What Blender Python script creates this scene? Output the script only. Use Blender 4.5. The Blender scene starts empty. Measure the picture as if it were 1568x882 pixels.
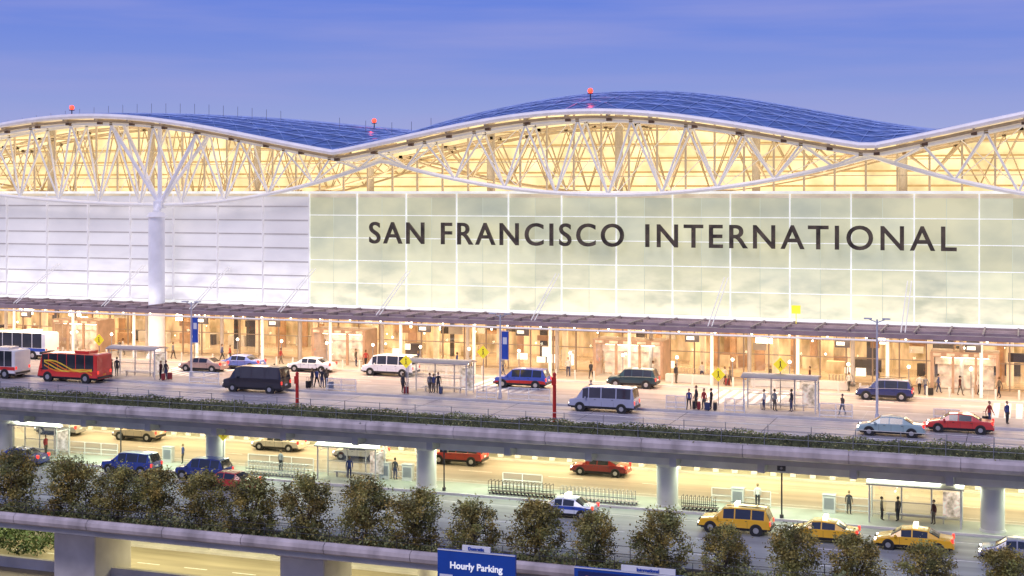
import bpy, math, random
import numpy as np
from mathutils import Vector, Matrix
random.seed(7); rng=np.random.default_rng(7)
S=bpy.context.scene
F=2154.0; C=math.cos(math.radians(20)); SN=math.sin(math.radians(20)); H=18.0
def BX(b,Y):
    t=(b-784)/F
    return Y*(t*C-SN)/(C+t*SN)
# ---------------------------------------------------------------- camera
cd=bpy.data.cameras.new("camera"); cam=bpy.data.objects.new("camera",cd); S.collection.objects.link(cam)
cam.location=(0,0,H); cam.rotation_euler=(math.radians(90),0,math.radians(20))
cd.sensor_width=36; cd.lens=F/1568*36; cd.shift_y=-146/1568; cd.clip_start=.5; cd.clip_end=6000
S.camera=cam
S.view_settings.view_transform='Standard'; S.view_settings.look='None'; S.view_settings.exposure=0
# ---------------------------------------------------------------- world
w=bpy.data.worlds.new("World"); S.world=w; w.use_nodes=True
nt=w.node_tree; N=nt.nodes; Lk=nt.links; N.clear()
out=N.new('ShaderNodeOutputWorld'); bg=N.new('ShaderNodeBackground'); bg.inputs[1].default_value=1.0
tc=N.new('ShaderNodeTexCoord'); sep=N.new('ShaderNodeSeparateXYZ'); Lk.new(tc.outputs['Generated'],sep.inputs[0])
ramp=N.new('ShaderNodeValToRGB'); cr=ramp.color_ramp
cr.elements[0].position=0; cr.elements[0].color=(.40,.41,.68,1)
cr.elements[1].position=1; cr.elements[1].color=(.10,.17,.50,1)
for p,c in ((.045,(.32,.38,.71,1)),(.08,(.22,.30,.71,1)),(.13,(.125,.22,.72,1)),(.4,(.12,.20,.62,1))):
    e=cr.elements.new(p); e.color=c
Lk.new(sep.outputs[2],ramp.inputs[0])
mp=N.new('ShaderNodeMapping'); mp.inputs['Scale'].default_value=(2.4,2.4,30); mp.inputs['Rotation'].default_value=(.02,.03,0); Lk.new(tc.outputs['Generated'],mp.inputs[0])
nz=N.new('ShaderNodeTexNoise'); nz.inputs['Scale'].default_value=1.5; nz.inputs['Detail'].default_value=5; Lk.new(mp.outputs[0],nz.inputs[0])
r2=N.new('ShaderNodeValToRGB'); r2.color_ramp.elements[0].position=.42; r2.color_ramp.elements[1].position=.72
r2.color_ramp.elements[1].color=(.5,.5,.5,1); Lk.new(nz.outputs[0],r2.inputs[0])
mx=N.new('ShaderNodeMixRGB'); mx.inputs[2].default_value=(.34,.35,.70,1); Lk.new(r2.outputs[0],mx.inputs[0]); Lk.new(ramp.outputs[0],mx.inputs[1])
sky=N.new('ShaderNodeTexSky'); sky.sky_type='NISHITA'; sky.sun_disc=False
sky.sun_elevation=math.radians(2); sky.sun_rotation=math.radians(200)
sm=N.new('ShaderNodeMixRGB'); sm.blend_type='ADD'; sm.inputs[0].default_value=.01
Lk.new(mx.outputs[0],sm.inputs[1]); Lk.new(sky.outputs[0],sm.inputs[2])
Lk.new(sm.outputs[0],bg.inputs[0]); Lk.new(bg.outputs[0],out.inputs[0])
# ---------------------------------------------------------------- materials
MC={}
def M(name,col,rough=.6,metal=0,em=None,es=0,var=.12,scale=1.0,bump=0,coat=0,stretch=(1,1,1),spec=.5,attr=None,transl=0):
    if name in MC: return MC[name]
    m=bpy.data.materials.new(name); m.use_nodes=True; t=m.node_tree; b=t.nodes['Principled BSDF']
    try: m.cycles.emission_sampling='NONE'
    except Exception: pass
    b.inputs['Roughness'].default_value=rough; b.inputs['Metallic'].default_value=metal
    b.inputs['Coat Weight'].default_value=coat; b.inputs['Specular IOR Level'].default_value=spec
    tcn=t.nodes.new('ShaderNodeTexCoord'); mpn=t.nodes.new('ShaderNodeMapping'); mpn.inputs['Scale'].default_value=stretch
    t.links.new(tcn.outputs['Object'],mpn.inputs[0])
    n=t.nodes.new('ShaderNodeTexNoise'); n.inputs['Scale'].default_value=scale; n.inputs['Detail'].default_value=3
    t.links.new(mpn.outputs[0],n.inputs[0])
    r=t.nodes.new('ShaderNodeValToRGB'); r.color_ramp.elements[0].position=.3; r.color_ramp.elements[1].position=.7
    r.color_ramp.elements[0].color=tuple(max(0,c*(1-var)) for c in col)+(1,)
    r.color_ramp.elements[1].color=tuple(min(1,c*(1+var)) for c in col)+(1,)
    t.links.new(n.outputs[0],r.inputs[0]); src=r.outputs[0]
    if attr:
        a=t.nodes.new('ShaderNodeVertexColor'); a.layer_name=attr
        mm=t.nodes.new('ShaderNodeMixRGB'); mm.blend_type='MULTIPLY'; mm.inputs[0].default_value=1
        t.links.new(src,mm.inputs[1]); t.links.new(a.outputs[0],mm.inputs[2]); src=mm.outputs[0]
    t.links.new(src,b.inputs['Base Color'])
    if transl>0:
        tl=t.nodes.new('ShaderNodeBsdfTranslucent'); t.links.new(src,tl.inputs[0]); ms=t.nodes.new('ShaderNodeMixShader'); ms.inputs[0].default_value=transl
        t.links.new(b.outputs[0],ms.inputs[1]); t.links.new(tl.outputs[0],ms.inputs[2]); t.links.new(ms.outputs[0],t.nodes['Material Output'].inputs[0])
    if es>0:
        b.inputs['Emission Strength'].default_value=es
        if em is None: t.links.new(src,b.inputs['Emission Color'])
        else:
            e2=t.nodes.new('ShaderNodeMixRGB'); e2.blend_type='MULTIPLY'; e2.inputs[0].default_value=1; e2.inputs[2].default_value=tuple(em)+(1,)
            r3=t.nodes.new('ShaderNodeValToRGB'); r3.color_ramp.elements[0].position=.3; r3.color_ramp.elements[1].position=.7
            v=var; r3.color_ramp.elements[0].color=(1-v,1-v*1.1,1-v*1.3,1); r3.color_ramp.elements[1].color=(1,1,1,1)
            t.links.new(n.outputs[0],r3.inputs[0]); s3=r3.outputs[0]
            t.links.new(s3,e2.inputs[1]); t.links.new(e2.outputs[0],b.inputs['Emission Color'])
    if bump>0:
        bn=t.nodes.new('ShaderNodeBump'); bn.inputs['Strength'].default_value=bump; n2=t.nodes.new('ShaderNodeTexNoise')
        n2.inputs['Scale'].default_value=scale*12; n2.inputs['Detail'].default_value=1; t.links.new(tcn.outputs['Object'],n2.inputs[0]); t.links.new(n2.outputs[0],bn.inputs['Height'])
        t.links.new(bn.outputs[0],b.inputs['Normal'])
    MC[name]=m; return m
def GLASS(name,tint=(.9,.95,1),refl=.18,rough=.03):
    if name in MC: return MC[name]
    m=bpy.data.materials.new(name); m.use_nodes=True; t=m.node_tree; t.nodes.clear()
    o=t.nodes.new('ShaderNodeOutputMaterial'); tr=t.nodes.new('ShaderNodeBsdfTransparent'); tr.inputs[0].default_value=tint+(1,)
    g=t.nodes.new('ShaderNodeBsdfGlossy'); g.inputs['Roughness'].default_value=rough; g.inputs[0].default_value=(.8,.9,1,1)
    x=t.nodes.new('ShaderNodeMixShader'); x.inputs[0].default_value=refl
    t.links.new(tr.outputs[0],x.inputs[1]); t.links.new(g.outputs[0],x.inputs[2]); t.links.new(x.outputs[0],o.inputs[0])
    MC[name]=m; return m
# ---------------------------------------------------------------- mesh builder
class MB:
    def __init__(s): s.v=[];s.f=[];s.m=[]
    def add(s,vs,fs,mat):
        o=len(s.v); s.v+= [tuple(v) for v in vs]
        for f in fs: s.f.append(tuple(i+o for i in f)); s.m.append(mat)
    def box(s,x0,x1,y0,y1,z0,z1,mat=0):
        s.add([(x0,y0,z0),(x1,y0,z0),(x1,y1,z0),(x0,y1,z0),(x0,y0,z1),(x1,y0,z1),(x1,y1,z1),(x0,y1,z1)],
              [(0,3,2,1),(4,5,6,7),(0,1,5,4),(1,2,6,5),(2,3,7,6),(3,0,4,7)],mat)
    def cb(s,cx,cy,cz,sx,sy,sz,mat=0): s.box(cx-sx/2,cx+sx/2,cy-sy/2,cy+sy/2,cz-sz/2,cz+sz/2,mat)
    def quad(s,a,b,c,d,mat=0): s.add([a,b,c,d],[(0,1,2,3)],mat)
    def cyl(s,p1,p2,r1,r2=None,seg=8,mat=0,caps=True):
        if r2 is None: r2=r1
        p1=Vector(p1);p2=Vector(p2);d=(p2-p1)
        if d.length<1e-6: return
        d.normalize(); a=Vector((0,0,1)) if abs(d.z)<.9 else Vector((1,0,0))
        u=d.cross(a).normalized(); w2=d.cross(u)
        vs=[];fs=[]
        for i in range(seg):
            q=2*math.pi*i/seg; k=u*math.cos(q)+w2*math.sin(q)
            vs.append(p1+k*r1); vs.append(p2+k*r2)
        for i in range(seg):
            j=(i+1)%seg; fs.append((2*i,2*j,2*j+1,2*i+1))
        if caps: fs.append(tuple(2*i for i in range(seg))[::-1]); fs.append(tuple(2*i+1 for i in range(seg)))
        s.add(vs,fs,mat)
    def sph(s,c,r,mat=0,seg=8,rings=6,sc=(1,1,1)):
        vs=[];fs=[]
        for j in range(rings+1):
            th=math.pi*j/rings
            for i in range(seg):
                q=2*math.pi*i/seg
                vs.append((c[0]+r*sc[0]*math.sin(th)*math.cos(q),c[1]+r*sc[1]*math.sin(th)*math.sin(q),c[2]+r*sc[2]*math.cos(th)))
        for j in range(rings):
            for i in range(seg):
                k=(i+1)%seg; fs.append((j*seg+i,(j+1)*seg+i,(j+1)*seg+k,j*seg+k))
        s.add(vs,fs,mat)
    def mesh(s,name,mats,smooth=False,ang=35):
        me=bpy.data.meshes.new(name); me.from_pydata(s.v,[],s.f)
        for m in mats: me.materials.append(m)
        me.polygons.foreach_set('material_index',s.m)
        if smooth:
            me.polygons.foreach_set('use_smooth',[True]*len(s.f)); me.update()
            me.set_sharp_from_angle(angle=math.radians(ang))
        me.update(); return me
    def obj(s,name,mats,parent=None,smooth=False,loc=None,rz=0,ang=35):
        o=bpy.data.objects.new(name,s.mesh(name,mats,smooth,ang)); S.collection.objects.link(o)
        if loc: o.location=loc
        o.rotation_euler[2]=rz
        if parent: o.parent=parent
        return o
def empty(name,loc=(0,0,0)):
    o=bpy.data.objects.new(name,None); S.collection.objects.link(o); o.location=loc; return o
def area(name,loc,sx,sy,en,col,rx=0,parent=None,spread=180):
    l=bpy.data.lights.new(name,'AREA'); l.shape='RECTANGLE'; l.size=sx; l.size_y=sy; l.energy=en; l.color=col; l.spread=math.radians(spread)
    o=bpy.data.objects.new(name,l); S.collection.objects.link(o); o.location=loc; o.rotation_euler=(rx,0,0)
    if parent: o.parent=parent
    return o
XL,XR=-165.0,55.0
# ---------------------------------------------------------------- common mats
m_conc=M('concrete',(.42,.40,.38),.8,var=.15,scale=.6)
m_concw=M('pale_concrete',(.6,.57,.54),.75,var=.15,scale=.5)
m_road=M('deck_road',(.40,.37,.38),.45,var=.32,scale=1.0,stretch=(.05,1.1,1),bump=.08)
m_side=M('sidewalk',(.46,.40,.36),.6,var=.2,scale=.5)
m_lroad=M('lower_road',(.28,.29,.28),.5,var=.3,scale=1.0,stretch=(.06,.9,1),bump=.08)
m_white=M('white_paint',(.78,.78,.78),.45,var=.05)
m_line=M('road_marking',(.75,.74,.7),.6,var=.2,scale=4)
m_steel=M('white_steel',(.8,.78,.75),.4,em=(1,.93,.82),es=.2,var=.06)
m_dark=M('dark_metal',(.05,.045,.05),.4,var=.2)
m_grey=M('grey_metal',(.35,.35,.37),.35,metal=.5,var=.1)
m_lamp=M('lamp_glow',(1,.9,.7),.5,em=(1,.86,.6),es=9,var=.05)
m_lampw=M('lamp_white',(1,1,.95),.5,em=(1,.95,.8),es=6,var=.05)
m_red=M('red_paint',(.55,.03,.02),.4,var=.1)
m_glass=GLASS('clear_glass')
m_tire=M('tyre',(.02,.02,.02),.8)
# ================================================================ TERMINAL
T=empty('airport_terminal')
VL,VR=-65.6,-12.9
def wave(X):
    if X<VL: c,h=-96.,30.4
    elif X<VR: c,h=(VL+VR)/2,(VR-VL)/2
    else: c,h=17.5,30.4
    s=max(-1,min(1,(X-c)/h)); return .6*(1-s*s)+.4*(1+math.cos(math.pi*s))/2
def zf(X):
    pk=26.5 if X<VL else (25.9 if X<VR else 27.0)
    return 22.25+(pk-22.25)*wave(X)
def zb(X):
    if X>VR: return zf(X)+2.55*max(0,1-(X-VR)/7.)+.2
    pk=27.3 if X<VL else 28.9
    z=25.0+(pk-25.0)*wave(X)
    return z-.8*math.exp(-((X-VL-4.5)/2.8)**2)
YF,YB=127.5,150.0
m_roof=M('blue_roof',(.12,.20,.42),.3,metal=.2,var=.35,scale=.5)
m_rib=M('roof_rib',(.34,.44,.72),.4,var=.2)
m_soff=M('roof_soffit',(.75,.66,.5),.6,em=(1,.82,.55),es=.3,var=.25,scale=.4)  # faint emission paints warm light onto the roof underside
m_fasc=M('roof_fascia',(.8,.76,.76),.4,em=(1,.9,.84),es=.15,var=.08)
def zr(X,Y):
    t=(Y-YF)/(YB-YF)
    if t<=1:
        return zf(X)+(zb(X)-zf(X))*(math.sin(t*math.pi/2))
    return zb(X)-(Y-YB)*.12
xs=list(np.arange(-126,48.01,1.37)); ys=[YF,130,133,137,141,145,150,158,170]
rb=MB()
n=len(xs)
for th,mt,rev in ((0,0,False),(-.45,1,True)):
    vs=[(x,y,zr(x,y)+th) for y in ys for x in xs]; fs=[]
    for j in range(len(ys)-1):
        for i in range(n-1):
            f=(j*n+i,j*n+i+1,(j+1)*n+i+1,(j+1)*n+i); fs.append(f[::-1] if rev else f)
    rb.add(vs,fs,mt)
rb.obj('roof_shell',[m_roof,m_soff],T,smooth=True)
rr=MB()
yr=[YF,131.5,135,138.5,142,146,150]
for i in range(0,n-2,2):
    for j in range(len(yr)-1):
        P0=(xs[i],yr[j],zr(xs[i],yr[j])+.06); P1=(xs[i+2],yr[j+1],zr(xs[i+2],yr[j+1])+.06)
        Q0=(xs[i+2],yr[j],zr(xs[i+2],yr[j])+.06); Q1=(xs[i],yr[j+1],zr(xs[i],yr[j+1])+.06)
        rr.cyl(P0,Q1,.05,seg=4,mat=0,caps=False)
        rr.cyl(P0,P1,.035,seg=4,mat=0,caps=False); rr.cyl(Q0,Q1,.035,seg=4,mat=0,caps=False)
for y in yr[1:]:
    for i in range(n-1): rr.cyl((xs[i],y,zr(xs[i],y)+.08),(xs[i+1],y,zr(xs[i+1],y)+.08),.07 if y<150 else .12,seg=4,mat=0,caps=False)
for i in range(n-1):
    a,b=xs[i],xs[i+1]
    rr.cyl((a,YF,zf(a)-.2),(b,YF,zf(b)-.2),.28,seg=8,mat=1,caps=False)
    rr.cyl((a,YF+.9,zf(a)-.68),(b,YF+.9,zf(b)-.68),.16,seg=6,mat=2,caps=False)
for i in range(2,n,3):
    rr.cyl((xs[i],YF+.1,zf(xs[i])-.55),(xs[i],134,zr(xs[i],134)-.75),.13,seg=5,mat=2)
    rr.cb(xs[i],YF+1.0,zf(xs[i])-.9,.5,.4,.3,3)
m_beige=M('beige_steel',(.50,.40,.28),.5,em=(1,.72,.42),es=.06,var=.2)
m_brown=M('bracket_brown',(.22,.14,.08),.6,var=.2)
rr.obj('roof_ribs_and_fascia',[m_rib,m_fasc,m_beige,m_brown],T,smooth=True)
rd=MB()
for b in list(range(12,450,22))+[520,560,600,630,660]:
    X=BX(b,140); z=zr(X,140); rd.cyl((X,140,z),(X,140,z+1.3),.03,seg=4)
rd.obj('lightning_rods',[m_grey],T)
m_beac=M('red_beacon',(.8,.03,.02),.5,em=(1,.06,.03),es=3.0,var=0.01)
for b,py,Y in ((110,156,131),(573,188,146),(904,150,134)):
    X=BX(b,Y); z=zr(X,Y); q=MB(); q.cyl((0,0,0),(0,0,.7),.06,seg=5); q.sph((0,0,.92),.27,1,12,8); q.cyl((0,0,.6),(0,0,.68),.3,seg=8)
    q.obj('beacon_light',[m_dark,m_beac],T,loc=(X,Y,z))
    l=bpy.data.lights.new('beacon_glow','POINT'); l.energy=60; l.color=(1,.08,.05); l.shadow_soft_size=.1
    o=bpy.data.objects.new('beacon_glow',l); S.collection.objects.link(o); o.location=(X,Y-.6,z+1.3); o.parent=T
# trusses
LE,RE=-61.5,-13.0; CL=-88.0; CR=13.6
def zL(X):
    if X<CL: s=(X-CL)/45; return 16.7+4.6*s*s
    if X<LE: s=(X-CL)/26.5; return 16.7+4.6*s*s
    if X<=RE: s=(X-(LE+RE)/2)/((RE-LE)/2); return 17.8+3.5*s*s
    if X<CR: s=(X-CR)/26.5; return 16.7+4.6*s*s
    s=(X-CR)/45; return 16.7+4.6*s*s
def zU(X): return max(zf(X)-.95,zL(X)+.25)
def truss(Y0,dy,rc,rdg,name,mat,xa=-125,xb=46,sp=4.05,mat2=None):
    q=MB()
    ns=int((xb-xa)/.9); X=np.linspace(xa,xb,ns)
    for i in range(ns-1):
        a,b=float(X[i]),float(X[i+1])
        q.cyl((a,Y0,zL(a)),(b,Y0,zL(b)),rc,seg=7,caps=False)
        for y in (Y0-dy,Y0+dy): q.cyl((a,y,zU(a)),(b,y,zU(b)),rc*.75,seg=6,caps=False,mat=0)
    k=int((xb-xa)/sp)
    for i in range(k):
        xl=xa+(i+.5)*sp
        if zU(xl)-zL(xl)<.8: continue
        for xx in (xl-sp/2,xl+sp/2):
            for y in (Y0-dy,Y0+dy):
                q.cyl((xl,Y0,zL(xl)),(xx,y,zU(xx)),rdg,seg=6)
                q.cb(xx,y,zU(xx),.35,.3,.3,1)
        q.cyl((xl-sp/2,Y0-dy,zU(xl-sp/2)),(xl-sp/2,Y0+dy,zU(xl-sp/2)),rdg,seg=5)
        q.cyl((xl-sp/2,Y0-dy,zU(xl-sp/2)),(xl+sp/2,Y0+dy,zU(xl+sp/2)),rdg*.7,seg=5)
    q.obj(name,[mat,mat2 or mat],T,smooth=True)
truss(130.2,1.4,.22,.115,'front_truss',m_steel,sp=5.3,mat2=m_beige)
truss(138.5,1.2,.15,.09,'inner_truss',m_beige,sp=5.2,mat2=m_brown)
truss(143.5,.8,.12,.07,'rear_truss',m_beige,sp=4.4)
q=MB()
for i in range(31):
    X=-122+i*5.3
    if zU(X)-zL(X)>2.2:
        q.cyl((X,132.5,zL(X)+.3),(X+5.3,133,zU(min(X+5.3,46))),.04,seg=4)
        q.cyl((X+5.3,132.5,zL(X+5.3)+.3),(X,133,zU(X)),.04,seg=4)
q.obj('bracing_rods',[m_steel],T)
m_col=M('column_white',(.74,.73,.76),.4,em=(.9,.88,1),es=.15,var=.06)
q=MB()
for X in (CL,CR):
    q.cyl((X,129.6,0.15),(X,129.6,15.4),.88,.88,seg=24); q.cyl((X,129.6,15.4),(X,129.6,15.9),1.15,.75,seg=24)
    q.cyl((X,129.6,.15),(X,129.6,.6),1.15,1.0,seg=24)
    for zz in (5.2,10.3): q.cyl((X,129.6,zz),(X,129.6,zz+.12),.91,.91,seg=24)
    q.cyl((X,129.6,15.9),(X,130.2,16.9),.4,.4,seg=12); q.box(X-.5,X+.5,129.7,130.7,16.3,17.1)
    for d in (-1,1):
        q.cyl((X,130.2,16.7),(X+d*5.5,129,zU(X+d*5.5)),.22,seg=8); q.cyl((X,130.2,16.7),(X+d*5.5,131.4,zU(X+d*5.5)),.2,seg=8)
    q.cyl((X,130.2,16.9),(X,130.2,zU(X)),.25,seg=8)
q.obj('roof_columns',[m_col],T,smooth=True)
# clerestory interior
m_inner=M('interior_wall',(.8,.72,.52),.7,em=(1,.88,.53),es=.85,var=.42,scale=.3)  # glowing back wall stands in for the lit interior
q=MB()
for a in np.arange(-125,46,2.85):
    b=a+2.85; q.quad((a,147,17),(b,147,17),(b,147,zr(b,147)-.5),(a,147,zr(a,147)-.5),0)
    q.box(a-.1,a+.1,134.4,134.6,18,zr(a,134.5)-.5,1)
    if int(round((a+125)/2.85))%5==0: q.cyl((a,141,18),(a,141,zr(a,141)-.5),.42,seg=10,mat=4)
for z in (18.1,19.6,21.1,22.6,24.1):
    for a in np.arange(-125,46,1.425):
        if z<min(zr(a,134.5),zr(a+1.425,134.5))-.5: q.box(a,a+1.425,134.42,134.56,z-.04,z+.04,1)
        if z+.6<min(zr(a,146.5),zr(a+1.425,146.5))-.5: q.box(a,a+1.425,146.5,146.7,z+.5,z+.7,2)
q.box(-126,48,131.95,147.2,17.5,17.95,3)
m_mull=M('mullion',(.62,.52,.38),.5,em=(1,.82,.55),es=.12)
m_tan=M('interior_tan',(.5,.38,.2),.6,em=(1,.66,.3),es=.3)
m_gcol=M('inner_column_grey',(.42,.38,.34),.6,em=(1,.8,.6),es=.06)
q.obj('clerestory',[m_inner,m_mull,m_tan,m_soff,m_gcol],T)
# ---- main wall
def facade_mat(name,col,em,es,warm,wamt,em2=None):
    m=bpy.data.materials.new(name); m.use_nodes=True; t=m.node_tree; b=t.nodes['Principled BSDF']; L=t.links
    m.cycles.emission_sampling='NONE'
    b.inputs['Roughness'].default_value=.28
    a=t.nodes.new('ShaderNodeVertexColor'); a.layer_name='tint'
    tcn=t.nodes.new('ShaderNodeTexCoord'); n=t.nodes.new('ShaderNodeTexNoise'); n.inputs['Scale'].default_value=.14; n.inputs['Detail'].default_value=5
    mpn=t.nodes.new('ShaderNodeMapping'); mpn.inputs['Scale'].default_value=(1,1,1.6); L.new(tcn.outputs['Object'],mpn.inputs[0]); L.new(mpn.outputs[0],n.inputs[0])
    r=t.nodes.new('ShaderNodeValToRGB'); r.color_ramp.elements[0].position=.32; r.color_ramp.elements[1].position=.68
    r.color_ramp.elements[0].color=tuple(c*.8 for c in em)+(1,); r.color_ramp.elements[1].color=tuple(min(1,c*1.1) for c in (em2 or em))+(1,)
    L.new(n.outputs[0],r.inputs[0])
    mm=t.nodes.new('ShaderNodeMixRGB'); mm.blend_type='MULTIPLY'; mm.inputs[0].default_value=1; L.new(r.outputs[0],mm.inputs[1]); L.new(a.outputs[0],mm.inputs[2])
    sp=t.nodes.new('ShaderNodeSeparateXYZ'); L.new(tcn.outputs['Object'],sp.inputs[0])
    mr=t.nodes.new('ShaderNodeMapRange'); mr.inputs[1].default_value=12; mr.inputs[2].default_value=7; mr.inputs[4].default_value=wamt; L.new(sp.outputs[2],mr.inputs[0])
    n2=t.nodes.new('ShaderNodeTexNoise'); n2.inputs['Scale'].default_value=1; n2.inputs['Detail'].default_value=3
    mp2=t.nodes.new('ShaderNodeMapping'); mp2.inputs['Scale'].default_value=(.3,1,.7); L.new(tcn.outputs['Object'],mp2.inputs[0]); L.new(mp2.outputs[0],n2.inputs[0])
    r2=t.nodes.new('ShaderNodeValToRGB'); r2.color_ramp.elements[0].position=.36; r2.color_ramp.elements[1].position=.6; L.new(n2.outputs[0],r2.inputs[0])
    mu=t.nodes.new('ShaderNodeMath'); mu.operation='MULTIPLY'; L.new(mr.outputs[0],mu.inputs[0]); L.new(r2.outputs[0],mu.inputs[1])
    m2=t.nodes.new('ShaderNodeMixRGB'); L.new(mu.outputs[0],m2.inputs[0]); L.new(mm.outputs[0],m2.inputs[1]); m2.inputs[2].default_value=warm+(1,)  # warm glow painted into the lower rows, patchy by noise
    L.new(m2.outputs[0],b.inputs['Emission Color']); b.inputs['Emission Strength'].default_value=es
    b.inputs['Base Color'].default_value=col+(1,)
    return m
def panels(name,mat,x0,x1,dx,zs,Y,gap,jit,tilt=0,rows=None):
    vs=[];fs=[];cols=[]
    X=x0;c_=0
    while X<x1-.1:
        for i in range(len(zs)-1):
            t=1-jit*random.random(); g=1-jit*.5*random.random()
            if rows: t*=rows[i]
            if c_%4 in(1,2): t*=.95
            o=len(vs); z0,z1=zs[i]+gap,zs[i+1]-gap
            dy=tilt+random.uniform(0,.02)
            vs+=[(X+gap,Y-dy,z0),(X+dx-gap,Y-dy+random.uniform(0,.015),z0),(X+dx-gap,Y,z1),(X+gap,Y,z1)]; fs.append((o,o+1,o+2,o+3))
            cols.append((t,t*(1+g)/2,t*g*g,1))
        X+=dx;c_+=1
    me=bpy.data.meshes.new(name); me.from_pydata(vs,[],fs); ca=me.color_attributes.new('tint','FLOAT_COLOR','CORNER')
    arr=np.repeat(np.array(cols),4,axis=0).ravel(); ca.data.foreach_set('color',arr)
    me.materials.append(mat); o=bpy.data.objects.new(name,me); S.collection.objects.link(o); o.parent=T; return o
SPL=-70.7
gm=facade_mat('frosted_glass',(.16,.18,.16),(.62,.65,.50),.92,(1.18,1.05,.72),.85,em2=(.78,.75,.52))  # emission and warm patches paint interior light into the glass
lm=facade_mat('white_louvre',(.5,.49,.50),(.70,.66,.68),.64,(1.4,1.33,1.3),.8)  # painted uplight: the louvres glow themselves, whitest near the foot
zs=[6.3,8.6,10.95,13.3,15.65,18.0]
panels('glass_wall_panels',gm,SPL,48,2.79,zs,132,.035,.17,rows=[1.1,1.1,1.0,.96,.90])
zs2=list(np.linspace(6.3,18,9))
panels('louvre_wall_panels',lm,-126.4,SPL-.1,5.57,zs2,132,.07,.07,tilt=.2,rows=[1.2,1.15,1.08,.97,1.03,.93,.88,.82])  # row tints add floodlight falloff, brighter towards the bottom
q=MB(); q.box(SPL,48,132.2,132.4,6,18,0); q.box(-127,SPL,132.2,132.4,6,18,2)
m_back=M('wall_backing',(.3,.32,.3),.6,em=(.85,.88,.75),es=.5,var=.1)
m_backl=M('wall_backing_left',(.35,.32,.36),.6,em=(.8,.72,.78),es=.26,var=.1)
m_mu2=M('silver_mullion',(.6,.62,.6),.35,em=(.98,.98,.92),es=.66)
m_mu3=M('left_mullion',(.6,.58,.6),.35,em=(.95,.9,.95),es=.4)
X=SPL;i=0
while X<48:
    if i%2==0: q.box(X-.06,X+.06,131.8,132.1,6.3,18,1)
    X+=2.79;i+=1
for X in np.arange(-126.4,SPL+.2,5.57): q.box(X-.04,X+.04,131.72,132.1,6.3,18,3)
q.box(-127,48,131.6,132.1,17.9,18.15,1)
q.box(-127,48,131.7,132.1,6.0,6.28,1)
for z in (8.6,10.95,13.3,15.65): q.box(SPL,48,131.9,132.05,z-.04,z+.04,1)
q.obj('wall_frame',[m_back,m_mu2,m_backl,m_mu3],T)
# sign letters
m_let=M('bronze_letters',(.085,.066,.04),.5,metal=0,var=.6,scale=1.2)
for word,a,b in (('SAN',565,649),('FRANCISCO',675,955),('INTERNATIONAL',988,1465)):
    cu=bpy.data.curves.new('sign_'+word,'FONT'); cu.body=word; cu.size=2.9; cu.extrude=.12; cu.offset=.03; cu.space_character=1.22; cu.resolution_u=6
    o=bpy.data.objects.new('sign_letters_'+word.lower(),cu); S.collection.objects.link(o); cu.materials.append(m_let)
    bpy.context.view_layer.update(); d=o.dimensions
    xa,xb=BX(a,131.2),BX(b,131.2)
    o.scale=((xb-xa)/d.x,2.25/d.y,1); o.rotation_euler=(math.radians(90),0,0); o.parent=T
    bbx=min(c[0] for c in o.bound_box)*o.scale.x; bbz=min(c[1] for c in o.bound_box)*o.scale.y
    o.location=(xa-bbx,131.3,12.75-bbz)
# canopy
m_can=M('canopy_metal',(.34,.25,.25),.45,var=.15)
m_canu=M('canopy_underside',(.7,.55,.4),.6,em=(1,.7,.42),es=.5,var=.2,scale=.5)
m_cgl=M('canopy_glazing',(.5,.44,.44),.2,var=.25,scale=.7)
q=MB()
q.box(-127,48,124.3,131.6,5.72,5.8,2)
q.box(-127,48,124.3,131.6,5.62,5.70,1)
q.box(-127,48,123.9,124.3,5.55,5.95,0); q.box(-127,48,126.3,126.5,5.8,6.02,0); q.box(-127,48,129,129.2,5.8,6.02,0)
q.cyl((-127,123.8,5.35),(48,123.8,5.35),.09,seg=6,mat=3)
X=-126
while X<48: q.box(X-.07,X+.07,124.3,131.6,5.8,6.1,0); X+=2.79
rodX=[BX(b,132) for b in (90,220,350,480,625,852,1110,1390)]+[6,22,38,-121]
for X in rodX:
    for d in (0,.35): q.cyl((X+d,131.8,10.0),(X+d,124.4,6.05),.05,seg=6,mat=3)
for X in np.arange(-122,47,7.9): q.cyl((X,128.9,0.15),(X,128.9,5.6),.16,seg=10,mat=3)
X=-125
while X<48:
    q.sph((X,124.6,5.5),.11,4,6,4); q.sph((X+1.5,128,5.5),.1,4,6,4); X+=3.3
q.obj('entrance_canopy',[m_can,m_canu,m_cgl,m_steel,m_lamp],T)
# lobby behind
m_lobw=M('lobby_wall',(.5,.37,.23),.7,em=(1,.72,.40),es=.55,var=.7,scale=.7,stretch=(1,1,.4))  # lobby wall and ceiling glow themselves, room light painted in with noise
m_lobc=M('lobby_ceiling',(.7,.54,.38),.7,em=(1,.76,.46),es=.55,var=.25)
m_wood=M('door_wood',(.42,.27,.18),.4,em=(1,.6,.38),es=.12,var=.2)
m_lfl=M('lobby_floor',(.5,.4,.3),.25,var=.15)
m_lmul=M('lobby_mullion',(.36,.28,.22),.4,var=.1)
q=MB()
q.box(-127,48,147,147.3,0.15,5.6,0); q.box(-127,48,134.3,147,5.5,5.6,1); q.box(-127,48,134,147,.1,.16,3)
q.box(-127,48,131.7,134.3,5.65,6.0,4)
X=-126
i=0
while X<48:
    q.box(X-.06,X+.06,134,134.15,.15,5.6,7)
    if i%3==1: q.cyl((X,138,.15),(X,138,5.5),.32,seg=12,mat=1)
    if i%4==2: q.cyl((X+.7,133.2,.15),(X+.7,133.2,5.6),.2,seg=10,mat=5)
    X+=2.4;i+=1
for z in (.3,2.6,4.2): q.box(-127,48,134.02,134.1,z-.04,z+.04,7)
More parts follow.
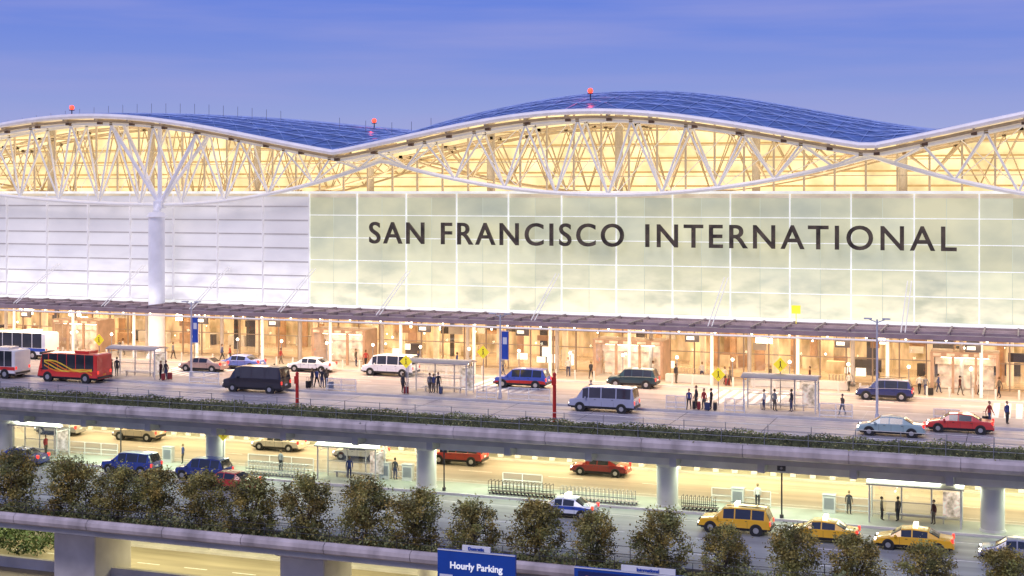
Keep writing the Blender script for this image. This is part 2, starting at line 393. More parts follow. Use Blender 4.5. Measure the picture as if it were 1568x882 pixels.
for k in range(320):
    X=random.uniform(-125,46); y=random.choice([136,139,142,145]); q.cb(X,y,random.choice([5.42,5.42,5.0]),random.choice([.25,.5,1.1]),.25,.08,2)
    if k%4==0: q.sph((X+1,y,random.uniform(1.6,4.4)),random.uniform(.05,.12),2,6,4)
for k in range(60):
    X=random.uniform(-125,46); q.cb(X,random.uniform(141,146),.75,random.uniform(1.2,3),.8,1.2,random.choice([5,0,6,9]))
    X=random.uniform(-125,46); q.cb(X,random.uniform(137,146),random.uniform(2.8,3.8),random.uniform(.8,2.2),.2,random.uniform(.5,.9),random.choice([6,9,2,5]))
    X=random.uniform(-125,46); q.cb(X,random.uniform(140,146),2.2,random.uniform(.4,1.4),.3,4.2,random.choice([9,9,0,6]))
for k in range(26):
    X=random.uniform(-125,46); q.cb(X,135.3,random.uniform(1.0,2.2),random.uniform(.4,1.3),.2,random.uniform(.5,1.2),8)
q.obj('lobby_interior',[m_lobw,m_lobc,m_lamp,m_lfl,m_can,m_concw,m_dark,m_lmul,M('display_glow',(1,.9,.8),.4,em=(1,.93,.8),es=1.2),M('lobby_partition',(.34,.2,.11),.6,em=(1,.5,.25),es=.1,var=.3)],T)
g=MB(); g.quad((-127,134.07,.15),(48,134.07,.15),(48,134.07,5.6),(-127,134.07,5.6)); g.obj('lobby_glazing',[GLASS('lobby_glass',(.97,.96,.93),.08)],T)
for b0,b1 in ((84,155),(480,562),(910,1017),(1425,1530)):
    a,b=BX(b0,131.5),BX(b1,131.5); q=MB()
    q.box(a,b,131,134,3.35,3.8,0)
    for X in (a+.15,b-.15,(a*2+b)/3,(a+2*b)/3): q.box(X-.11,X+.11,131,131.25,.15,3.35,0)
    q.box(a,a+.2,131.25,134,.15,3.35,0); q.box(b-.2,b,131.25,134,.15,3.35,0)
    q.box(a+.3,b-.3,133.3,133.4,2.45,3.2,1); q.box(a+.5,b-.5,133.5,133.6,.3,2.4,1)
    q.cb((a+b)/2,132.4,3.25,(b-a)*.7,1.2,.06,2)
    for k in range(5): q.cb(a+(b-a)*(k+.5)/5,130.93,3.57,(b-a)*.12,.03,.25,1)
    q.quad((a+.3,131.1,.2),(b-.3,131.1,.2),(b-.3,131.1,3.3),(a+.3,131.1,3.3),3)
    q.obj('entrance_vestibule',[m_wood,M('door_sign_panel',(.6,.45,.34),.5,em=(1,.7,.48),es=.55,var=.5,scale=1.5),m_lamp,m_glass],T)
q=MB(); q.box(-126,48,147.4,169,-5.5,22.0,0); q.box(-127,-126,132,169,-5.5,22,0); q.box(48,49,132,169,-5.5,22,0)
q.obj('building_body',[m_concw],T)
# ================================================================ UPPER DECK
D=empty('elevated_roadway_deck')
q=MB()
q.box(XL,XR,99.9,134,-1.3,-.004,0)
q.box(XL,XR,98.8,99.9,-.35,.25,1)
for X in np.arange(XL,XR,6.4): q.box(X,X+.5,99.9,118,-1.9,-1.3,0)
q.box(XL,XR,101.4,104,-2.1,-1.35,1)
q.obj('deck_slab',[m_conc,m_concw],D)
q=MB(); P=[(98.8,.25),(98.55,.2),(98.4,0),(98.4,-.35),(98.6,-.62),(99.0,-.75),(99.9,-.75)]
for i in range(len(P)-1):
    X=XL
    while X<XR:
        q.quad((X+.015,P[i][0],P[i][1]),(X+.015,P[i+1][0],P[i+1][1]),(X+7.3,P[i+1][0],P[i+1][1]),(X+7.3,P[i][0],P[i][1])); X+=7.32
m_fas=M('fascia_concrete',(.50,.43,.41),.7,var=.36,scale=.7,stretch=(1,1,.4))
q.obj('deck_fascia',[m_fas],D,smooth=True)
q=MB()
q.box(XL,XR,100.9,113.2,0,.004); q.obj('road',[m_road])
q=MB(); q.box(XL,XR,118.0,127.6,0,.004); q.obj('road',[M('inner_road',(.36,.31,.30),.45,var=.28,scale=1,stretch=(.05,1.1,1),bump=.08)])
q=MB()
q.box(XL,XR,113.2,118,0,.15,0); q.box(XL,XR,127.6,134.0,0,.148,0); q.box(XL,XR,100.6,100.9,0,.15,1)
for y in (113.2,117.85,127.6): q.box(XL,XR,y-.02,y+.17,-.002,.153,1)
for X in np.arange(XL,XR,3.0): q.box(X,X+.03,113.4,117.8,.15,.1515,1); q.box(X,X+.03,127.8,133.9,.148,.15,1)
q.obj('sidewalk',[m_side,m_concw])
q=MB()
for y in (104.8,109): 
    X=XL
    while X<XR: q.box(X,X+3,y-.07,y+.07,.004,.009); X+=9
for y in (121.5,124.6):
    X=XL
    while X<XR: q.box(X,X+2.5,y-.07,y+.07,.004,.009); X+=8
q.box(XL,XR,101.3,101.42,.004,.009); q.box(XL,XR,112.6,112.72,.004,.009)
for cb in (250,720,1075,1520):
    X0=BX(cb,122)
    for k in range(8):
        q.box(X0+k*.9,X0+k*.9+.5,118.3,127.2,.004,.010)
q.obj('road_markings',[m_line])
q=MB()
for X in np.arange(XL,XR,7.32): q.box(X,X+.06,100.95,113.15,.004,.006)
for y in (106.9,111.0,102.9): q.box(XL,XR,y,y+.05,.004,.006)
q.obj('deck_joints',[M('joint_tar',(.10,.09,.10),.8)])
# hedge
def leaves(name,cen,s0,s1,mat,loc=(0,0,0),tints=None,link=True):
    n=len(cen); a=rng.normal(size=(n,3)); a/=np.linalg.norm(a,axis=1)[:,None]; b=rng.normal(size=(n,3)); b=np.cross(a,b); b/=np.linalg.norm(b,axis=1)[:,None]
    s=rng.uniform(s0,s1,n)[:,None]; A=a*s*.5; B=b*s
    v=np.stack([cen-B*.5,cen+A*.55,cen+B*.55,cen-A*.55],1).reshape(-1,3)
    me=bpy.data.meshes.new(name); me.from_pydata(v.tolist(),[],np.arange(4*n).reshape(n,4).tolist())
    ca=me.color_attributes.new('tint','FLOAT_COLOR','CORNER')
    if tints is None: tints=rng.uniform(.6,1.35,n)[:,None]*(np.array([[1,1,1]])+rng.uniform(-.15,.25,n)[:,None]*np.array([[1,.1,-.3]]))
    c=np.ones((n,4)); c[:,:3]=tints; ca.data.foreach_set('color',np.repeat(c,4,axis=0).ravel())
    me.materials.append(mat)
    return me
m_hleaf=M('hedge_leaf',(.21,.23,.085),.6,var=.6,scale=.4,attr='tint')
nh=46000
hx=rng.uniform(-130,25,nh); top=1.0+.1*np.sin(hx*.9)+.08*np.sin(hx*2.3+1)
hy=99.5+rng.normal(0,.3,nh); hz=.12+rng.random(nh)**.8*(top-.05)
me=leaves('hedge',np.stack([hx,hy,hz],1),.1,.22,m_hleaf); o=bpy.data.objects.new('hedge',me); S.collection.objects.link(o)
q=MB(); q.box(-130,25,99.15,99.95,.2,.85,0); bb=q.obj('hedge_core',[M('hedge_core',(.09,.10,.045),.9,var=.5,scale=3)],o)
q=MB()
for X in np.arange(-130,25,3.05): q.cyl((X,100.45,0),(X,100.45,1.5),.035,seg=5); q.cyl((X,98.95,.2),(X,98.95,1.3),.025,seg=4)
for z in (.9,1.45): q.cyl((-130,100.45,z),(25,100.45,z),.025,seg=5)
for z in (.75,1.3): q.cyl((-130,98.95,z),(25,98.95,z),.018,seg=4)
q.obj('railing',[m_grey])
for b in (8,330,653,1022,1520):
    X=BX(b,102.7); q=MB(); q.cyl((0,0,-5.5),(0,0,-1.9),.8,.8,seg=24); q.cyl((0,0,-2.4),(0,0,-1.75),.8,1.15,seg=24); q.cyl((0,0,-5.5),(0,0,-5.2),.95,.85,seg=24)
    q.obj('concrete_pier',[m_concw],D,smooth=True,loc=(X,102.7,0))
# ================================================================ LOWER LEVEL
Lw=empty('lower_roadway_deck')
q=MB(); q.box(XL,XR,84,118,-6.3,-5.504,0); q.box(XL,XR,81.9,84,-5.9,-5.504,0)
q.obj('lower_slab',[m_conc],Lw)
q=MB(); P=[(81.9,-4.75),(81.6,-4.7),(81.35,-4.85),(81.3,-5.1),(81.4,-5.35),(81.7,-5.5),(82.1,-5.55),(82.3,-5.3),(82.3,-4.85),(81.9,-4.75)]
for i in range(len(P)-1):
    X=XL
    while X<XR: q.quad((X+.015,P[i][0],P[i][1]),(X+.015,P[i+1][0],P[i+1][1]),(X+6.1,P[i+1][0],P[i+1][1]),(X+6.1,P[i][0],P[i][1])); X+=6.12
q.obj('parapet_beam',[m_fas],Lw,smooth=True)
q=MB(); q.box(XL,XR,86,101.2,-5.504,-5.5); q.obj('road',[m_lroad])
q=MB(); q.box(XL,XR,105.2,115.8,-5.504,-5.5); q.obj('road',[M('lower_inner_road',(.36,.32,.26),.45,var=.28,scale=1,stretch=(.05,.9,1))])
q=MB(); q.box(XL,XR,101.2,105.2,-5.5,-5.35,0); q.box(XL,XR,115.8,118,-5.5,-5.35,0); q.box(XL,XR,85.7,86,-5.5,-5.35,1)
for y in (101.2,105.05,115.8): q.box(XL,XR,y-.02,y+.16,-5.502,-5.347,1)
q.obj('sidewalk',[M('lower_sidewalk',(.34,.36,.31),.6,var=.2,scale=.5),m_concw])
q=MB(); q.box(XL,XR,82.3,85.7,-5.504,-5.3,0); q.obj('planting_soil',[M('soil',(.06,.05,.03),.95,var=.4,scale=1.5)])
q=MB()
for y in (90,94.2): 
    X=XL
    while X<XR: q.box(X,X+3,y-.07,y+.07,-5.5,-5.495); X+=8
X=XL
while X<XR: q.box(X,X+3,110.4,110.54,-5.5,-5.495); X+=8
q.box(XL,XR,99,99.12,-5.5,-5.495); q.box(XL,XR,106.6,106.72,-5.5,-5.495)
q.obj('road_markings',[m_line])
m_lw=M('lower_wall',(.8,.7,.48),.6,em=(1,.84,.45),es=.62,var=.4,scale=.3)  # self-glow adds yellow lamp light to the wall colour
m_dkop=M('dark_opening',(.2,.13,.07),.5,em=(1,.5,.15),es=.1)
q=MB(); q.box(XL,XR,118,118.4,-5.5,-1.3,0)
X=XL;i=0
while X<XR:
    q.box(X,X+.35,117.6,118,-5.35,-1.3,1)
    if i%3==1: q.box(X+.8,X+2.6,117.95,117.99,-5.35,-2.9,2)
    if i%4==2: q.box(X+.9,X+2.2,117.9,117.98,-4.6,-3.4,3)
    q.sph((X+1.5,116.8,-2.6),.16,4,6,4)
    X+=3.2;i+=1
q.box(XL,XR,116.6,116.9,-1.75,-1.3,1)
X=XL
while X<XR: q.cb(X,116.3,-4.9,.45,.25,.85,3); X+=1.6
q.obj('lower_terminal_wall',[m_lw,m_concw,m_dkop,m_white,m_lamp],Lw)
q=MB()
X=XL+1
while X<XR:
    q.cyl((X,108.5,-1.3),(X,108.5,-1.9),.05,seg=5,mat=1); q.sph((X,108.5,-2.0),.2,0,8,5,(1.4,1.4,.6))
    q.sph((X+3,113,-2.1),.2,0,8,5,(1.4,1.4,.6)); q.cyl((X+3,113,-1.3),(X+3,113,-2.0),.05,seg=5,mat=1); X+=6.4
q.obj('ceiling_lamps',[m_lamp,m_dark],Lw)
# ================================================================ GROUND
m_gr=M('ground',(.16,.15,.12),.9,var=.4,scale=.05)
q=MB(); q.box(-3000,3000,-2500,3500,-11,-10.5); q.obj('ground',[m_gr])
q=MB(); q.box(XL,XR,70,96,-10.5,-10.496); q.obj('road',[M('ground_road',(.34,.29,.2),.6,var=.25,scale=1,stretch=(.08,.8,1))])
q=MB(); q.box(XL,XR,96,110,-10.5,-10.3,0); q.box(XL,XR,87.5,87.9,-10.5,-9.7,0); q.box(XL,XR,110,110.4,-10.5,-6.3,0)
for X in np.arange(XL,XR,4.2): q.box(X,X+2,91.9,92.05,-10.496,-10.49,1)
q.obj('pavement',[m_concw,m_line])
nb=9000; gx=rng.uniform(-96,-72,nb); gy=rng.uniform(90,97,nb); gz=-10.3+rng.random(nb)*(1.1+.5*np.sin(gx*1.3))
me=leaves('shrubs',np.stack([gx,gy,gz],1),.15,.4,M('shrub_leaf',(.06,.10,.035),.6,var=.4,scale=.6,attr='tint')); o=bpy.data.objects.new('shrubs',me); S.collection.objects.link(o)
for b,wd,y0,y1 in ((82,3.6,85.5,90),(428,3.4,85.2,89.5),(-420,3.4,85.5,90),(800,3.4,85.2,89.5),(1250,3.4,85.2,89.5)):
    X=BX(b,y0); q=MB(); q.box(X,X+wd,y0,y1,-10.5,-6.9,0); q.box(X-.3,X+wd+.3,y0-.2,y1+.2,-6.9,-6.3,1); o=q.obj('bridge_pier',[m_concw,m_fas])
    bv=o.modifiers.new('bevel','BEVEL'); bv.width=.12; bv.segments=2
for b,y in ((334,97),(655,93),(560,99)):
    X=BX(b,y); q=MB(); q.cyl((X,y,-10.5),(X,y,-6.3),.7,seg=20); q.obj('concrete_pier',[m_concw],smooth=True)
# ================================================================ TREES
m_bark=M('bark',(.16,.12,.08),.9,var=.3,scale=5)
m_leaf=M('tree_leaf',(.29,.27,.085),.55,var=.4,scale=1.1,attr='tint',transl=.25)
def tree_mesh(seed):
    r=random.Random(seed); q=MB(); h=1.3
    q.cyl((0,0,0),(.05,0,h),.13,.09,8,0)
    tips=[]
    for i in range(10):
        a=i*2.4+r.random(); rad=r.uniform(.5,1.45); z=r.uniform(1.8,4.3)
        m=(math.cos(a)*rad*.45,math.sin(a)*rad*.45,(h+z)/2); e=(math.cos(a)*rad,math.sin(a)*rad,z)
        q.cyl((.05,0,h-.1),m,.06,.04,6,0); q.cyl(m,e,.04,.015,5,0); tips.append(e)
    tm=q.mesh('tree_wood',[m_bark],True)
    cl=list(tips)
    for i in range(62):
        a=r.uniform(0,6.28); zz=r.uniform(.6,4.5); rr_=math.sqrt(max(.04,1-((zz-2.3)/2.3)**2))*1.85*math.sqrt(r.random())
        cl.append((math.cos(a)*rr_,math.sin(a)*rr_,zz))
    cen=[];ti=[]
    for c in cl:
        k=r.randint(60,150); sg=r.uniform(.18,.36); p=rng.normal(0,sg,(k,3))+np.array(c); cen.append(p)
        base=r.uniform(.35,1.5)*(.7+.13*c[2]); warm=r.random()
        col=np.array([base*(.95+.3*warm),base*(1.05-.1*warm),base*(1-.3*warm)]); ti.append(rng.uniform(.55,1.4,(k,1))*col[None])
    for i in range(14):
        a=r.uniform(0,6.28); rr_=r.uniform(.2,1.4); b0=np.array([math.cos(a)*rr_,math.sin(a)*rr_,r.uniform(3.2,4.2)])
        k=26; tt=rng.random((k,1)); p=b0+tt*np.array([[math.cos(a)*.25,math.sin(a)*.25,r.uniform(.6,1.1)]])+rng.normal(0,.06,(k,3)); cen.append(p); ti.append(rng.uniform(.6,1.3,(k,1))*np.array([[1,1,1]]))
    cen=np.concatenate(cen); ti=np.concatenate(ti)
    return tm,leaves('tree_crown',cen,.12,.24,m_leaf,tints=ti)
TM=[tree_mesh(i) for i in range(7)]
tp=[(-60,680),(20,690),(110,698),(180,712),(240,716),(310,722),(385,728),(470,728),(560,732),(635,748),(725,764),(820,764),(910,782),(1010,780),(1110,803),(1215,803),(1310,818),(1420,830),(1540,838),(1660,848)]
for i,(b,ty) in enumerate(tp):
    Y=83.9+random.uniform(-.4,.4); X=BX(b,Y); dep=Y/(C+(b-784)/F*SN); ztop=H-(ty-295)*dep/F
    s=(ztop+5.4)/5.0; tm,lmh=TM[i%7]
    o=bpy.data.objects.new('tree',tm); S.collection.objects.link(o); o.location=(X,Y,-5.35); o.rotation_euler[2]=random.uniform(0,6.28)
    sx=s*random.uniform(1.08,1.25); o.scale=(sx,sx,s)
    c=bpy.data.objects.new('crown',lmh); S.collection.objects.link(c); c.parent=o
nb=26000; gx=rng.uniform(-100,20,nb); gy=82.9+rng.normal(0,.35,nb); gz=-5.3+rng.random(nb)*(.9+.35*np.sin(gx*1.1)+.2*np.sin(gx*3.1))
me=leaves('planter_shrubs',np.stack([gx,gy,gz],1),.12,.28,m_hleaf); o=bpy.data.objects.new('planter_shrubs',me); S.collection.objects.link(o)
q=MB()
for X in np.arange(-100,20,2.4): q.cyl((X,85.4,-5.35),(X,85.4,-4.2),.03,seg=5); q.cyl((X,81.8,-4.7),(X,81.8,-3.9),.02,seg=4)
for z in (-4.7,-4.2): q.cyl((-100,85.4,z),(20,85.4,z),.02,seg=5)
for z in (-4.3,-3.9): q.cyl((-100,81.8,z),(20,81.8,z),.014,seg=4)
q.obj('railing',[m_dark])
# ================================================================ VEHICLES
m_wg=M('window_glass',(.03,.035,.045),.08,var=.2,spec=.8)
m_hub=M('wheel_hub',(.5,.5,.5),.3,metal=.7)
m_hl=M('headlight',(1,1,.9),.3,em=(1,.95,.8),es=5); m_tl=M('taillight',(.6,.02,.02),.3,em=(1,.05,.03),es=1.6)
m_trim=M('trim_black',(.03,.03,.032),.5)
SP={
'sedan':dict(L=4.8,W=.9,low=.28,r=.33,st=[(0,.62,.62,'b',.86),(.06,.9,.9,'b',.93),(.85,.97,.97,'w',1),(1.45,.95,1.36,'b',1),(1.55,.95,1.39,'g',1),(2.45,.94,1.45,'b',1),(2.53,.94,1.45,'g',1),(3.15,.93,1.40,'w',1),(3.8,.91,.93,'b',1),(4.6,.76,.76,'b',.95),(4.8,.55,.55,None,.82)]),
'suv':dict(L=4.8,W=.95,low=.36,r=.38,st=[(0,.7,.7,'b',.9),(.05,1.05,1.07,'w',.95),(.3,1.1,1.72,'b',1),(.4,1.1,1.77,'g',1),(1.2,1.1,1.8,'b',1),(1.28,1.1,1.8,'g',1),(2.3,1.08,1.8,'b',1),(2.38,1.08,1.8,'g',1),(3.1,1.06,1.74,'w',1),(3.75,1.04,1.06,'b',1),(4.6,.95,.95,'b',.96),(4.8,.62,.62,None,.86)]),
'van':dict(L=5.5,W=1.0,low=.36,r=.37,st=[(0,.8,.8,'b',.94),(.04,1.15,1.2,'w',.97),(.16,1.18,1.98,'b',1),(.3,1.18,2.05,'g',1),(1.45,1.18,2.08,'b',1),(1.55,1.18,2.08,'g',1),(2.7,1.18,2.08,'b',1),(2.8,1.18,2.08,'g',1),(3.75,1.16,2.05,'b',1),(3.83,1.16,2.04,'g',1),(4.3,1.12,1.95,'w',1),(4.85,1.08,1.1,'b',1),(5.4,.95,.95,'b',.95),(5.5,.6,.6,None,.88)]),
'bus':dict(L=8.6,W=1.2,low=.4,r=.45,st=[(0,1.2,2.75,'b',.97),(.08,1.25,2.85,'b',1),(.5,1.25,2.9,'g',1),(1.7,1.25,2.9,'b',1),(1.78,1.25,2.9,'g',1),(3.0,1.25,2.9,'b',1),(3.08,1.25,2.9,'g',1),(4.3,1.25,2.9,'b',1),(4.38,1.25,2.9,'g',1),(5.6,1.25,2.9,'b',1),(5.68,1.25,2.9,'g',1),(6.9,1.25,2.88,'b',1),(7.0,1.2,2.86,'g',1),(7.9,1.15,2.8,'w',1),(8.4,1.1,1.3,'b',1),(8.6,.7,.7,None,.94)])}
def vehicle(name,kind,col,X,Y,z,L=None,Hs=1,roofsign=False,rack=False,band=None,door2=None,face=-1,lights=True,swirl=False):
    sp=SP[kind]; k=(L or sp['L'])/sp['L']; W=sp['W']; low=sp['low']; st=sp['st']; q=MB()
    rings=[]
    for (x,zb_,zt,sg,ws) in st:
        w_=W*ws; zb2=zb_*Hs; zt2=zt*Hs; gh=(zt-zb_)>.12
        if kind=='bus': wr=w_*.96
        elif kind=='van': wr=w_*.86
        else: wr=w_*.76
        if gh: P=[(w_*.9,low),(w_,low+.14),(w_*1.0,zb2*.62+.1),(w_*.985,zb2-.02),(w_*.96,zb2),(wr,zt2-.07),(wr*.86,zt2-.01),(0,zt2+.02)]
        else: P=[(w_*.9,low),(w_,low+.12),(w_*1.0,zb2*.62+.05),(w_*.97,zb2-.07),(w_*.93,zb2-.02),(w_*.86,zt2+.01),(w_*.6,zt2+.03),(0,zt2+.045)]
        rings.append([(x*k-sp['L']*k/2,-a,b) for a,b in P]+[(x*k-sp['L']*k/2,a,b) for a,b in reversed(P[:-1])])
    nr=len(rings[0])
    for i in range(len(rings)-1):
        sg=st[i][3]
        for j in range(nr-1):
            jj=j if j<7 else nr-2-j
            mt=0
            if jj==0: mt=2
            if sg=='g' and jj==4: mt=1
            if sg=='w' and jj in(5,6): mt=1
            if band and jj==band[0]: mt=6
            if band and len(band)>1 and jj==band[1]: mt=7
            q.add([rings[i][j],rings[i+1][j],rings[i+1][j+1],rings[i][j+1]],[(0,1,2,3)],mt)
    q.add(rings[0],[tuple(range(nr))[::-1]],0); q.add(rings[-1],[tuple(range(nr))],0)
    Lh=sp['L']*k/2; r=sp['r']
    q.box(-Lh+.2,Lh-.2,-W*.85,W*.85,low-.08,low+.02,2)
    if swirl:
        for s in (-1,1):
            for a_ in range(4):
                pts=[(-Lh*.85+t_*Lh*1.6/8, .75+.12*a_+.28*math.sin(t_*.8+a_*.9)+.09*t_) for t_ in range(9)]
                for (xa_,za_),(xb_,zb_) in zip(pts,pts[1:]):
                    y_=s*(W+.012+.002*a_); f=[(xa_,y_,za_),(xb_,y_,zb_),(xb_,y_,zb_+.13),(xa_,y_,za_+.13)]
                    q.quad(*f,mat=6 if a_%2 else 7)
    for wx in (-Lh+.19*sp['L']*k,Lh-.18*sp['L']*k):
        for s in (-1,1):
            q.cyl((wx,s*(W-.3),r),(wx,s*(W+.006),r),r+.07,seg=18,mat=2)
            q.cyl((wx,s*(W-.2),r),(wx,s*(W+.03),r),r,seg=18,mat=3)
            q.cyl((wx,s*(W),r),(wx,s*(W+.045),r),r*.6,r*.5,seg=10,mat=4)
    zl=.62*Hs if kind!='bus' else .8
    for s in (-1,1):
        q.cb(Lh-.07,s*W*.66,zl,.16,.32,.16,5 if lights else 4)
        q.cb(-Lh+.06,s*W*.8,zl+.25,.16,.2,.28,8)
        q.cb(Lh*.46 if kind!='bus' else Lh*.85,s*(W+.1),sp['st'][-4][1]*Hs+.08,.12,.2,.14,0)
        if kind!='bus':
            for dx in (-.35*sp['L']*k/2*1.0,.18*sp['L']*k/2): q.cb(dx,s*(W+.003),st[4][1]*Hs-.14,.16,.02,.03,2)
        for dx in ((-.02,.35,-.38) if kind!='bus' else (-.5,.6)): q.cb(dx*Lh,s*(W*1.0),.62*Hs,.015,.012,.5,2)
    q.cb(Lh-.02,0,low+.12,.16,W*1.75,.2,2 if kind!='sedan' else 0); q.cb(-Lh+.02,0,low+.15,.16,W*1.75,.2,2 if kind!='sedan' else 0)
    q.cb(Lh-.0,0,low+.38,.08,W*.9,.16,2)
    q.cb(-Lh-.01,0,low+.4,.06,.4,.14,7)
    zt=max(s_[2] for s_ in st)*Hs
    if rack:
        for s in (-1,1): q.cyl((-Lh*.75,s*W*.62,zt+.1),(Lh*.2,s*W*.62,zt+.1),.025,seg=5,mat=2)
        for dx in (-.6,-.1): q.cb(dx*Lh,0,zt+.09,.05,W*1.2,.03,2)
    if roofsign: q.cb(-.1,0,zt+.14,.3,.95,.24,9); q.cb(-.1,0,zt+.02,.2,.8,.06,2)
    if kind=='bus': q.cb(-.4*Lh,0,zt+.12,1.6,1.4,.22,0); q.cb(Lh-.25,0,2.62,.5,1.6,.22,2)
    body=M('car_paint_%d_%d_%d'%tuple(int(c*100) for c in col),col,.28,var=.06,coat=.6)
    b1=door2 or (m_trim,m_white)
    o=q.obj(name,[body,m_wg,m_trim,m_tire,m_hub,m_hl,b1[0],b1[1],m_tl,M('taxi_sign',(1,.9,.6),.4,em=(1,.9,.6),es=3)],smooth=True,ang=28,loc=(X,Y,z),rz=math.pi if face<0 else 0)
    return o
def V(name,kind,col,b,Y,z,**k): return vehicle(name,kind,col,BX(b,Y),Y,z,**k)
U=.004; Lz=-5.5
yel=(.85,.45,.02); m_or=M('orange_paint',(.85,.25,.02),.4); m_ye=M('yellow_paint',(.9,.6,.05),.4); m_bl=M('blue_paint',(.03,.08,.4),.4)
V('shuttle_bus','bus',(.75,.77,.8),30,126.0,U,door2=(m_bl,m_white),band=(2,))
V('shuttle_bus','bus',(.7,.04,.03),114,112.0,U,L=6.8,Hs=.95,door2=(m_ye,m_or),swirl=True)
V('shuttle_bus','bus',(.75,.72,.7),-5,112.2,U,L=6.2,Hs=.95,door2=(m_red,m_white),band=(2,))
V('passenger_van','van',(.025,.022,.03),393,111.8,U,L=6.0,Hs=1.14)
V('sedan_car','sedan',(.12,.18,.5),370,125.8,U); V('sedan_car','sedan',(.7,.7,.72),478,126.2,U); V('sedan_car','sedan',(.45,.3,.25),312,122.8,U)
V('passenger_van','van',(.75,.75,.78),598,126.2,U,door2=(m_white,m_bl))
V('minivan_car','suv',(.05,.1,.45),800,122.5,U,L=5.1,door2=(m_red,m_white),band=(1,)); V('suv_car','suv',(.02,.05,.06),970,126.2,U,L=4.6)
V('passenger_van','van',(.36,.38,.48),925,111.6,U,L=5.6); V('suv_car','suv',(.03,.04,.14),1355,126.2,U,rack=True,L=4.7)
V('sedan_car','sedan',(.6,.05,.04),1470,111.0,U); V('sedan_car','sedan',(.3,.42,.42),1365,107.8,U)
# lower
V('suv_car','suv',(.5,.42,.3),213,113.7,Lz,rack=True); V('sedan_car','sedan',(.35,.35,.33),92,113.7,Lz)
V('suv_car','suv',(.03,.06,.28),201,100,Lz,L=5); V('sedan_car','sedan',(.03,.05,.22),32,100,Lz); V('suv_car','suv',(.03,.05,.22),312,99.9,Lz,L=4.6)
V('sedan_car','sedan',(.5,.04,.03),352,97.2,Lz)
V('sedan_car','sedan',(.55,.5,.4),427,113.6,Lz); V('sedan_car','sedan',(.7,.65,.55),553,112,Lz); V('suv_car','suv',(.38,.03,.02),703,113.2,Lz,L=4.8)
V('sedan_car','sedan',(.25,.015,.015),920,112.8,Lz)
V('police_car','sedan',(.72,.75,.8),868,97.4,Lz,L=4.4,door2=(m_bl,m_white),band=(2,),roofsign=True)
V('taxi','suv',yel,1127,97.0,Lz,L=5.0,roofsign=True,rack=True); V('taxi','sedan',yel,1262,96.5,Lz,L=4.6,roofsign=True); V('taxi','sedan',yel,1400,96.3,Lz,L=5.0,roofsign=True)
V('sedan_car','sedan',(.3,.3,.36),1560,95.5,Lz)
# ================================================================ STREET FURNITURE
def shelter(b,Y,z,wd=5.2,dp=1.8,h=2.7):
    q=MB(); n_=10
    for i in range(n_):
        y0=-dp/2-.3+(dp+.6)*i/n_; y1=-dp/2-.3+(dp+.6)*(i+1)/n_
        f=lambda y:h+.22*(1-(y/(dp/2+.3))**2)
        q.add([(-wd/2-.2,y0,f(y0)),(wd/2+.2,y0,f(y0)),(wd/2+.2,y1,f(y1)),(-wd/2-.2,y1,f(y1)),(-wd/2-.2,y0,f(y0)+.09),(wd/2+.2,y0,f(y0)+.09),(wd/2+.2,y1,f(y1)+.09),(-wd/2-.2,y1,f(y1)+.09)],
              [(0,3,2,1),(4,5,6,7),(0,1,5,4),(1,2,6,5),(2,3,7,6),(3,0,4,7)],0)
    for x in (-wd/2,-wd/6,wd/6,wd/2):
        for y in (-dp/2,dp/2):
            if abs(x)<wd/3 and y<0: continue
            q.cyl((x,y,0),(x,y,h+.05),.06,seg=8,mat=1)
    for z_ in (.25,1.2,2.35): q.box(-wd/2,wd/2,dp/2-.02,dp/2+.02,z_-.03,z_+.03,1)
    q.quad((-wd/2,dp/2+.03,.25),(wd/2,dp/2+.03,.25),(wd/2,dp/2+.03,2.35),(-wd/2,dp/2+.03,2.35),2)
    for x in (-wd/2,wd/2): q.quad((x,-dp/2,.25),(x,dp/2,.25),(x,dp/2,2.35),(x,-dp/2,2.35),2); q.box(x-.02,x+.02,-dp/2,dp/2,2.3,2.36,1)
    q.box(-wd/3,wd/3,dp/2-.6,dp/2-.2,.42,.48,1)
    for x in (-wd/3+.2,wd/3-.2): q.box(x-.03,x+.03,dp/2-.55,dp/2-.25,0,.42,1)
    q.cb(wd/2-.6,0,h-.05,.8,.5,.05,3); q.cb(-wd/2+.9,0,h-.05,.8,.5,.05,3)
    q.box(wd/2-1.3,wd/2-.1,dp/2-.12,dp/2-.04,.4,2.2,4)
    return q.obj('bus_shelter',[M('shelter_roof',(.42,.38,.37),.35,metal=.2),m_concw,m_glass,m_lampw,M('poster',(.5,.4,.35),.4,em=(1,.85,.7),es=.5,scale=3,var=.6)],loc=(BX(b,Y),Y,z))
shelter(675,115.8,.15,5.6); shelter(1196,115.8,.15,5.8); shelter(210,115.8,.15,5.2)
shelter(62,103.3,-5.35,4.8); shelter(538,103.3,-5.35,5.2); shelter(1402,103.2,-5.35,6.2)
m_ban=M('blue_banner',(.03,.09,.45),.5,var=.2)
def lamp(b,Y,z,h,ban=True):
    q=MB(); q.cyl((0,0,0),(0,0,h),.11,.07,8,0); q.cyl((0,0,0),(0,0,.5),.2,.15,10,0)
    for s in (-1,1):
        q.cyl((0,0,h-.25),(s*.6,0,h),.04,seg=5); q.box(.4 if s>0 else -1.0,1.0 if s>0 else -.4,-.2,.2,h,h+.1,0)
    if ban:
        q.box(.12,.75,-.02,.02,h-3.9,h-1.5,1); q.box(.1,.8,-.03,.03,h-1.48,h-1.42,0); q.box(.1,.8,-.03,.03,h-3.98,h-3.92,0); q.box(.25,.62,-.026,-.021,h-2.6,h-2.0,2)
    q.obj('street_lamp',[M('pole_pale',(.6,.6,.64),.4,metal=.2),m_ban,m_white],loc=(BX(b,Y),Y,z),smooth=True)
